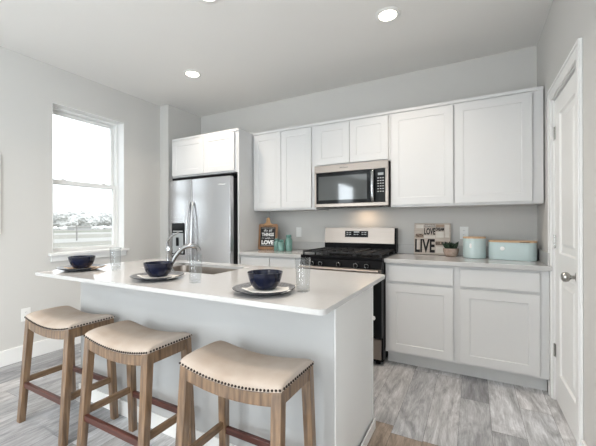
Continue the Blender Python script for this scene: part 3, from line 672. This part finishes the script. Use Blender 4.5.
# ------------------------------------------------------------------ place settings
ps = B(); lathe(ps, [(0, .0002), (.085, .0002), (.090, .003), (.134, .020), (.1355, .0225), (.133, .0235), (.092, .0085), (0, .0075)], 56)
for f in ps.faces:
    c = f.calc_center_median(); f.material_index = 1 if (c.z > .0070 and math.hypot(c.x, c.y) < .131 and f.calc_center_median().z > .0072 + max(0, (math.hypot(c.x, c.y) - .09)) * .33) else 0
PLM = None
def plate(x, y, label):
    global PLM
    if PLM is None:
        o_ = obj('dinner_plate', ps, None, None, smooth=True, mats=[M['plate'], M['plate_top']]); PLM = o_
    else:
        o_ = PLM.copy(); COL.objects.link(o_)
    o_.location = (x, y, CZ1); tag(o_, label, 'plate', 'charcoal dinner plates on the island'); return o_
BLM = None
def bowl(x, y, z, label):
    global BLM
    if BLM is None:
        bm = B(); lathe(bm, [(0, .004), (.036, .004), (.040, .0003), (.045, .0003), (.050, .006), (.060, .018), (.070, .042), (.0755, .066), (.0770, .0725), (.0750, .073), (.0725, .067), (.066, .042), (.055, .020), (.042, .011), (0, .009)], 48)
        o_ = obj('bowl', bm, M['bowl'], None, smooth=True); BLM = o_
    else:
        o_ = BLM.copy(); COL.objects.link(o_)
    o_.location = (x, y, z); tag(o_, label, 'bowl', 'navy bowls on the place settings'); return o_
def napkin(x, y, rz, label, m, w=.135, d=.21, tail=.02):
    bm = B(); nx, ny = 18, 14; top = []
    for j in range(ny + 1):
        for i in range(nx + 1):
            u, v = i / nx - .5, j / ny - .5
            px, py_ = u * d, v * w * (1 - .25 * u)
            r = math.hypot(px, py_)
            z = .0120 + max(0, r - .086) * .40 + .0010 * math.sin(px * 90 + py_ * 30) * min(1, max(0, (r - .05) * 40))
            top.append(bm.verts.new((px, py_, z)))
    f = []
    for j in range(ny):
        for i in range(nx): f.append(bm.faces.new([top[j * (nx + 1) + i], top[j * (nx + 1) + i + 1], top[(j + 1) * (nx + 1) + i + 1], top[(j + 1) * (nx + 1) + i]]))
    o_ = obj('napkin', bm, m, None, smooth=True); md = o_.modifiers.new('thick', 'SOLIDIFY'); md.thickness = .0030; md.offset = 0
    o_.location = (x, y, CZ1); o_.rotation_euler = (0, 0, rz); tag(o_, label, 'napkin', 'folded napkins under the bowls')
GLM = None
def tumbler(x, y, label):
    global GLM
    if GLM is None:
        bm = B(); lathe(bm, [(0, .0003), (.027, .0003), (.0285, .002), (.0345, .145), (.0338, .1462), (.0328, .145), (.0268, .016), (.024, .012), (0, .0105)], 40)
        o_ = obj('drinking_glass', bm, M['glass'], None, smooth=True); GLM = o_
    else:
        o_ = GLM.copy(); COL.objects.link(o_)
    o_.location = (x, y, CZ1); tag(o_, label, 'glass', 'clear tumblers on the island')
P3 = ((-.800, 1.180, 'right'), (-1.512, 1.205, 'middle'), (-2.262, 1.215, 'left'))
plate(P3[0][0], P3[0][1], 'charcoal speckled plate nearest the range end of the island'); plate(P3[1][0], P3[1][1], 'charcoal speckled plate at the middle setting beside the faucet'); plate(P3[2][0], P3[2][1], 'charcoal speckled plate at the window end of the island')
napkin(P3[0][0] + .028, P3[0][1] + .008, .25, 'white folded napkin under the bowl nearest the range', M['napkin'], d=.20)
napkin(P3[1][0] + .028, P3[1][1] + .010, .30, 'white folded napkin under the middle bowl beside the faucet', M['napkin'], d=.20)
napkin(P3[2][0] + .030, P3[2][1] + .020, .55, 'tan folded napkin under the bowl at the window end', M['napkin_tan'], d=.20)
for (x, y, s), lb in zip(P3, ('navy glazed bowl nearest the range, on white napkin', 'navy glazed bowl at the middle setting beside the faucet', 'navy glazed bowl at the window end of the island')):
    bowl(x + .004, y + .002, CZ1 + .0160, lb)
tumbler(-.658, 1.272, 'clear tumbler right of the bowl nearest the range'); tumbler(-1.243, 1.215, 'clear tumbler in front of the sink, right of the faucet'); tumbler(-2.055, 1.315, 'clear tumbler at the window end of the island')

# ------------------------------------------------------------------ bar stools
SW, SD, SZ, SAG, SH = .495, .262, .640, .032, .036
def sagz(x): return -SAG * (1 - min(1, abs(2 * x / SW)) ** 2)
def make_stool(label):
    t = thing('bar_stool', label, 'stool', (0, 0, 0), 0, 'saddle-seat stools along the island')
    bm = B(); nx, ny = 36, 22; g = []
    def prof(q, p): return max(0.0, 1 - abs(q) ** p) ** (1 / p)
    for j in range(ny + 1):
        row = []
        for i in range(nx + 1):
            u = math.sin((i / nx - .5) * PI); v = math.sin((j / ny - .5) * PI)   # denser at the edges
            x, y = u * SW / 2, v * SD / 2
            z = SZ + sagz(x) - .010 + (SH + .010) * (prof(u, 5.5) * prof(v, 3.2))
            row.append(bm.verts.new((x, y, z)))
        g.append(row)
    for j in range(ny):
        for i in range(nx): bm.faces.new((g[j][i], g[j][i + 1], g[j + 1][i + 1], g[j + 1][i]))
    low = []
    for j in range(ny + 1):
        row = [bm.verts.new((g[j][i].co.x * .97, g[j][i].co.y * .97, SZ + sagz(g[j][i].co.x) - .012)) for i in range(nx + 1)]; low.append(row)
    for j in range(ny):
        for i in range(nx): bm.faces.new((low[j][i], low[j + 1][i], low[j + 1][i + 1], low[j][i + 1]))
    def skirt(A, C):
        for k in range(len(A) - 1): bm.faces.new((A[k], C[k], C[k + 1], A[k + 1]))
    skirt(g[0], low[0]); skirt(g[-1][::-1], low[-1][::-1]); skirt([r[0] for r in g][::-1], [r[0] for r in low][::-1]); skirt([r[-1] for r in g], [r[-1] for r in low])
    st = obj('seat', bm, M['fabric'], t, smooth=True)
    bm = B(); pts = []
    nf = 31
    for i in range(nf):
        x = -SW / 2 + .006 + (SW - .012) * i / (nf - 1)
        for sy in (-1, 1): pts.append((x, sy * (SD / 2 + .0005), SZ + sagz(x) - .003))
    ns = 16
    for i in range(1, ns):
        y = -SD / 2 + SD * i / ns
        for sx in (-1, 1): pts.append((sx * (SW / 2 + .0005), y, SZ - .003))
    for p in pts: bmesh.ops.create_icosphere(bm, subdivisions=1, radius=.0056, matrix=Matrix.Translation(p))
    obj('nailhead_trim', bm, M['nail'], st, smooth=True)
    # legs: taper and splay
    lx, ly = SW / 2 - .024, SD / 2 - .020
    for sx in (-1, 1):
        for sy in (-1, 1):
            bm = B(); tx, ty = sx * lx, sy * ly; fx, fy = sx * (lx + .014), sy * (ly + (.044 if sy < 0 else .026))
            v = []
            for (cx, cy, hx, hy, z) in ((fx, fy, .0185, .0165, 0), (tx, ty, .0215, .0185, SZ - .013)):
                v.append([bm.verts.new((cx + a * hx, cy + b_ * hy, z)) for a, b_ in ((-1, -1), (1, -1), (1, 1), (-1, 1))])
            for q in (v[0][::-1], v[1]): bm.faces.new(q)
            for i in range(4): bm.faces.new((v[0][i], v[0][(i + 1) % 4], v[1][(i + 1) % 4], v[1][i]))
            obj('leg', bm, M['oak'], t, bevel=.0025)
    # curved front and back aprons, straight side aprons
    for sy in (-1, 1):
        bm = B(); n = 24; tp, bt = [], []
        for i in range(n + 1):
            x = -lx + .020 + (2 * lx - .040) * i / n
            tp.append((x, SZ + sagz(x) - .0125)); bt.append((x, SZ - .062 + .92 * sagz(x)))
        yo = sy * (ly + .010)
        prism(bm, bt + tp[::-1], 'y', yo - .010, yo + .010); obj('apron', bm, M['oak'], t, bevel=.0015)
    for sx in (-1, 1):
        bx('apron', M['oak'], t, sx * (lx + .008) - .010, sx * (lx + .008) + .010, -ly + .017, ly - .017, SZ - .066, SZ - .0125, bevel=.0015)
    # stretchers at the height of the leg's slant
    def foot(zf): k = 1 - zf / (SZ - .013); return lx + .014 * k, -(ly + .044 * k), ly + .026 * k
    zf = .225; ex, e0, e1 = foot(zf)
    for yy in (e0, e1): bx('foot_rail', M['mahogany'], t, -ex + .017, ex - .017, yy - .0095, yy + .0095, zf - .016, zf + .016, bevel=.002)
    zf = .250; ex, e0, e1 = foot(zf)
    for sx in (-1, 1): bx('side_rail', M['rail_wood'], t, sx * ex - .0095, sx * ex + .0095, e0 + .014, e1 - .014, zf - .017, zf + .017, bevel=.002)
    return t
s0 = make_stool('beige upholstered wooden bar stool at the window end of the island'); s0.location = (-2.216, 1.120, 0)
dup(s0, (-1.529, 1.097, 0), 0, 'beige upholstered wooden bar stool in the middle of the three')
dup(s0, (-.828, 1.091, 0), 0, 'beige upholstered wooden bar stool nearest the range end of the island')

# ------------------------------------------------------------------ counter decor: sign, pot, canisters, board
sg = thing('word_sign', 'whitewashed wooden word sign reading LIVE and LOVE on the counter', 'sign', (-.350, 3.362, .9172), 0); o = Vector((0, 0, 0))
sg.rotation_euler = (-.10, 0, -.02)
SWd, SHt = .325, .300
bm = B(); box(bm, -SWd / 2, SWd / 2, 0, .022, 0, SHt); bd = obj('board', bm, M['signwood'], sg, bevel=.003)
def blk(m, u0, u1, v0, v1):
    bx('word_block', M[m], bd, -SWd / 2 + u0 * SWd, -SWd / 2 + u1 * SWd, -.0028, -.0002, SHt * (1 - v1), SHt * (1 - v0), bevel=.0006)
for a in (('signpale', .05, .26, .05, .16), ('signwood', .05, .26, .17, .32), ('signgrey', .29, .59, .03, .13), ('signtan', .05, .26, .34, .47), ('signpale', .29, .59, .40, .48), ('signtan', .61, .83, .04, .13), ('signpale', .85, .97, .05, .45), ('signpale', .61, .83, .27, .46), ('signtan', .61, .80, .58, .70), ('signpale', .61, .97, .74, .95), ('signpale', .03, .13, .56, .94)):
    blk(*a)
bm = B()
def word(s, u0, u1, v0, v1, bold=.02): text(bm, s, -SWd / 2 + (u0 + u1) / 2 * SWd, SHt * (1 - (v0 + v1) / 2), (u1 - u0) * SWd, (v1 - v0) * SHt, -.0045, .0012, bold)
word('LOVE', .285, .595, .155, .370, .03); word('LIVE', .03, .585, .51, .945, .03); word('DREAM', .605, .83, .14, .245, .03); word('FAITH', .045, .265, .355, .455, .02); word('BELIEVE', .605, .93, .595, .69, .02)
obj('lettering', bm, M['ink'], bd)
bm = B(); text(bm, 'HAPPINESS', -SWd / 2 + .44 * SWd, SHt * .92, .27 * SWd, .06 * SHt, -.0042, .0012, .01); obj('lettering', bm, M['signpale'], bd)
pt = thing('potted_succulent', 'small dark succulent in a rough stone pot before the word sign', 'plant', (-.178, 3.262, .9143))
bm = B(); lathe(bm, [(0, .0002), (.040, .0002), (.052, .012), (.063, .040), (.066, .066), (.064, .074), (.060, .074), (.058, .066), (0, .060)], 32); pb = obj('pot', bm, M['pot'], pt, smooth=True)
bm = B(); lathe(bm, [(0, .0602), (.0575, .0662), (.050, .070), (0, .071)], 24); obj('soil', bm, M['soil'], pt, smooth=True)
bm = B(); rnd = random.Random(3)
for i in range(46):
    a = rnd.uniform(0, 2 * PI); r = rnd.uniform(0, .046); tl_ = rnd.uniform(.15, .75); L = rnd.uniform(.045, .075)
    p0 = Vector((r * math.cos(a), r * math.sin(a), .068)); d = Vector((math.cos(a) * math.sin(tl_), math.sin(a) * math.sin(tl_), math.cos(tl_)))
    tube(bm, [p0, p0 + d * L * .35, p0 + d * L * .75, p0 + d * L], [.005, .0095, .007, .001], 6)
obj('leaves', bm, M['succ'], pt, smooth=True)
cn = thing('canister', 'round pale mint canister with wooden lid between plant and bread bin', 'canister', (.009, 3.225, .9143), .0)
bm = B(); lathe(bm, [(0, .0002), (.082, .0002), (.0875, .005), (.0875, .165), (.085, .169), (0, .169)], 48); cb = obj('body', bm, M['mint'], cn, smooth=True)
bm = B(); lathe(bm, [(0, .1692), (.086, .1692), (.0885, .1715), (.0885, .180), (.086, .183), (0, .183)], 48); obj('lid', bm, M['bamboo'], cn, smooth=True)
bm = B(); pts = rrect(-.008, .008, .088, .128, .0075, 5); a0 = -PI / 2 - .32
prism(bm, pts, 'y', -.0905, -.0870); obj('badge', bm, M['white_print'], cb, xf=Matrix.Rotation(-.32, 4, 'Z'))
bb = thing('bread_bin', 'long pale mint bread bin with wooden lid beside the canister', 'bread bin', (.285, 3.215, .9143), -.20)
hw, hd = .166, .088
bm = B(); prism(bm, rrect(-hw, hw, -hd, hd, .055, 8), 'z', .0003, .142); bbd = obj('body', bm, M['mint'], bb, bevel=.004, seg=3, smooth=True)
bm = B(); prism(bm, rrect(-hw - .001, hw + .001, -hd - .001, hd + .001, .056, 8), 'z', .1423, .156); ld = obj('lid', bm, M['bamboo'], bb, bevel=.003, smooth=True)
bm = B(); box(bm, .06, .125, -hd - .0022, -hd - .0008, .1445, .1495); obj('lid_groove', bm, M['board'], ld)
tmp = B(); lathe(tmp, [(0, 0), (.0165, 0), (.0165, .003), (.014, .0042), (0, .0042)], 28); tmp.transform(Matrix.Translation((-.058, -hd - .0003, .092)) @ Matrix.Rotation(PI / 2, 4, 'X')); obj('badge', tmp, M['white_print'], bbd, smooth=True)
sb = thing('serving_board', 'small dark wooden board leaning in the corner behind the bread bin', 'cutting board', (.424, 3.335, .9162), 0)
bm = B(); prism(bm, rrect(-.055, .055, .0, .125, .01, 4), 'x', -.008, .008); sb.rotation_euler = (0, .16, .0); obj('board', bm, M['board'], sb, bevel=.002)
# clipboard and bottles
cl = thing('clipboard_sign', 'wooden clipboard with black chalk lettering leaning by refrigerator panel', 'sign', (-2.108, 3.175, .9166), .22)
cl.rotation_euler = (-.12, 0, .20)
bm = B(); prism(bm, rrect(-.117, .117, 0, .300, .016, 5), 'y', 0, .012); cbd = obj('board', bm, M['clipwood'], cl, bevel=.002)
bm = B(); box(bm, -.093, .093, -.0022, -.0002, .035, .262); pg = obj('chalk_panel', bm, M['chalk'], cbd)
bm = B(); prism(bm, [(-.062, 0), (.062, 0), (.056, .016), (.026, .026), (.022, .050), (.014, .062), (-.014, .062), (-.022, .050), (-.026, .026), (-.056, .016)], 'y', -.010, -.0004)
bm.transform(Matrix.Translation((0, 0, .272)) @ Matrix.Diagonal((1, 1, 1.65, 1))); tube(bm, [(-.05, -.008, .279), (.05, -.008, .279)], .007, 10); obj('clip', bm, M['brass'], cbd, bevel=.0015)
bm = B()
for s, z, w, h_, b_ in (('do all', .226, .10, .030, .0), ('THINGS', .176, .150, .040, .03), ('with', .134, .07, .020, .0), ('LOVE', .085, .150, .050, .05)): text(bm, s, 0, z, w, h_, -.0034, .0011, b_)
box(bm, -.075, -.045, -.0034, -.0023, .133, .136); box(bm, .045, .075, -.0034, -.0023, .133, .136); box(bm, -.08, .08, -.0034, -.0023, .048, .050); box(bm, -.08, .08, -.0034, -.0023, .2505, .2525)
obj('lettering', bm, M['white_print'], pg)
def bottle(x, y, s, hh, label):
    t = thing('glass_jar', label, 'jar', (x, y, .9143), 0, 'teal glass jars on the counter')
    bm = B(); lathe(bm, [(0, .0002), (.036 * s, .0002), (.040 * s, .005), (.040 * s, hh * .66), (.034 * s, hh * .76), (.025 * s, hh * .80), (.025 * s, hh * .82), (.031 * s, hh * .86), (.031 * s, hh * .97), (.027 * s, hh), (.022 * s, hh), (.022 * s, hh * .80), (.034 * s, hh * .66), (.036 * s, .012), (0, .008)], 28)
    jb = obj('body', bm, M['teal'], t, smooth=True)
    bm = B()
    for k in range(2):
        z = hh * (.885 + .05 * k); lathe(bm, [(.0312 * s, z), (.0330 * s, z + .002), (.0312 * s, z + .004), (.0312 * s, z)], 24)
    obj('screw_thread', bm, M['teal'], jb, smooth=True)
bottle(-1.962, 3.150, .80, .135, 'teal glass jar in front of the clipboard, partly overlapping its corner'); bottle(-1.880, 3.110, .95, .128, 'short teal glass jar between the two other jars'); bottle(-1.815, 3.165, 1.0, .178, 'tallest teal glass jar, rightmost of the three')

# ------------------------------------------------------------------ outlets and switch
def wall_plate(name, label, M4, duplex):
    t = bpy.data.objects.new(name, None); COL.objects.link(t); t.matrix_world = M4; tag(t, label, 'switch' if not duplex else 'outlet')
    bx('cover_plate', M['plastic'], t, -.036, .036, -.006, -.0006, -.058, .058, bevel=.002)
    if duplex:
        for z in (-.020, .020):
            s = bx('socket', M['plastic'], t, -.016, .016, -.0085, -.0062, z - .014, z + .014, bevel=.003)
            bm = B()
            for xx in (-.006, .006): box(bm, xx - .001, xx + .001, -.0092, -.0087, z - .003, z + .006)
            obj('slots', bm, M['slot'], s)
    else: bx('rocker', M['plastic'], t, -.016, .016, -.009, -.0062, -.033, .033, bevel=.002)
wall_plate('light_switch', 'white wall switch plate between teal jars and range', Matrix.Translation((-1.826, BK, 1.118)), False)
wall_plate('wall_outlet', 'white wall outlet above the mint canister', Matrix.Translation((-.074, BK, 1.125)), True)
wall_plate('wall_outlet', 'white wall outlet low on the window wall beside a stool', Matrix.Translation((LW, 1.432, .405)) @ Matrix.Rotation(PI / 2, 4, 'Z'), True)

# picture at the very left edge
pc = thing('framed_picture', 'white-edged picture cut off at the left side of the photo', 'picture', (LW, .84, 1.478))
bm = B()
for a in ((-.41, .41, .30, .345), (-.41, .41, -.345, -.30), (-.41, -.37, -.30, .30), (.37, .41, -.30, .30)): box(bm, .001, .024, a[0], a[1], a[2], a[3])
obj('frame', bm, M['trim'], pc, bevel=.002)
bm = B(); box(bm, .002, .012, -.3695, .3695, -.2995, .2995); obj('canvas', bm, M['pic'], pc)

# ------------------------------------------------------------------ recessed ceiling lights
def downlight(x, y, label, watts=6.5):
    t = thing('recessed_light', label, 'ceiling light', (x, y, CE), 0, 'recessed ceiling lights')
    bm = B(); lathe(bm, [(.062, -.0006), (.092, -.0006), (.092, -.004), (.088, -.007), (.066, -.009), (.062, -.006), (.062, -.0006)], 40); obj('trim_ring', bm, M['plastic'], t, smooth=True)
    bm = B(); lathe(bm, [(0, -.0008), (.0615, -.0008), (.0615, -.005), (0, -.005)], 36); obj('lens', bm, M['lens'], t)
    d = bpy.data.lights.new('lamp_light', 'AREA'); d.shape = 'DISK'; d.size = .11; d.energy = watts; d.color = (1, .87, .74); d.spread = math.radians(125)
    lo = bpy.data.objects.new('lamp_light', d); COL.objects.link(lo); lo.parent = t; lo.location = (0, 0, -.012)
downlight(-.545, 2.412, 'round lit ceiling light above the range end of the kitchen'); downlight(-2.500, 2.412, 'round lit ceiling light nearest the refrigerator and window'); downlight(-1.545, 1.622, 'round lit ceiling light cut off by the top edge of the photo')
for x, y, w, lb in ((-.545, .75, 5.0, 'round lit ceiling light added out of view on the door side, as fill'), (-2.500, .75, 5.0, 'round lit ceiling light added out of view above the stools, as fill'),
                    (-.545, -1.6, 25.0, 'round lit ceiling light added behind the camera on the door side, as fill'), (-2.500, -1.6, 25.0, 'round lit ceiling light added behind the camera on the window side, as fill'), (-1.545, -3.6, 25.0, 'round lit ceiling light added at the far rear of the room, as fill')):
    downlight(x, y, lb, w)  # extra unseen ceiling lamps, added to lift floor, walls and island
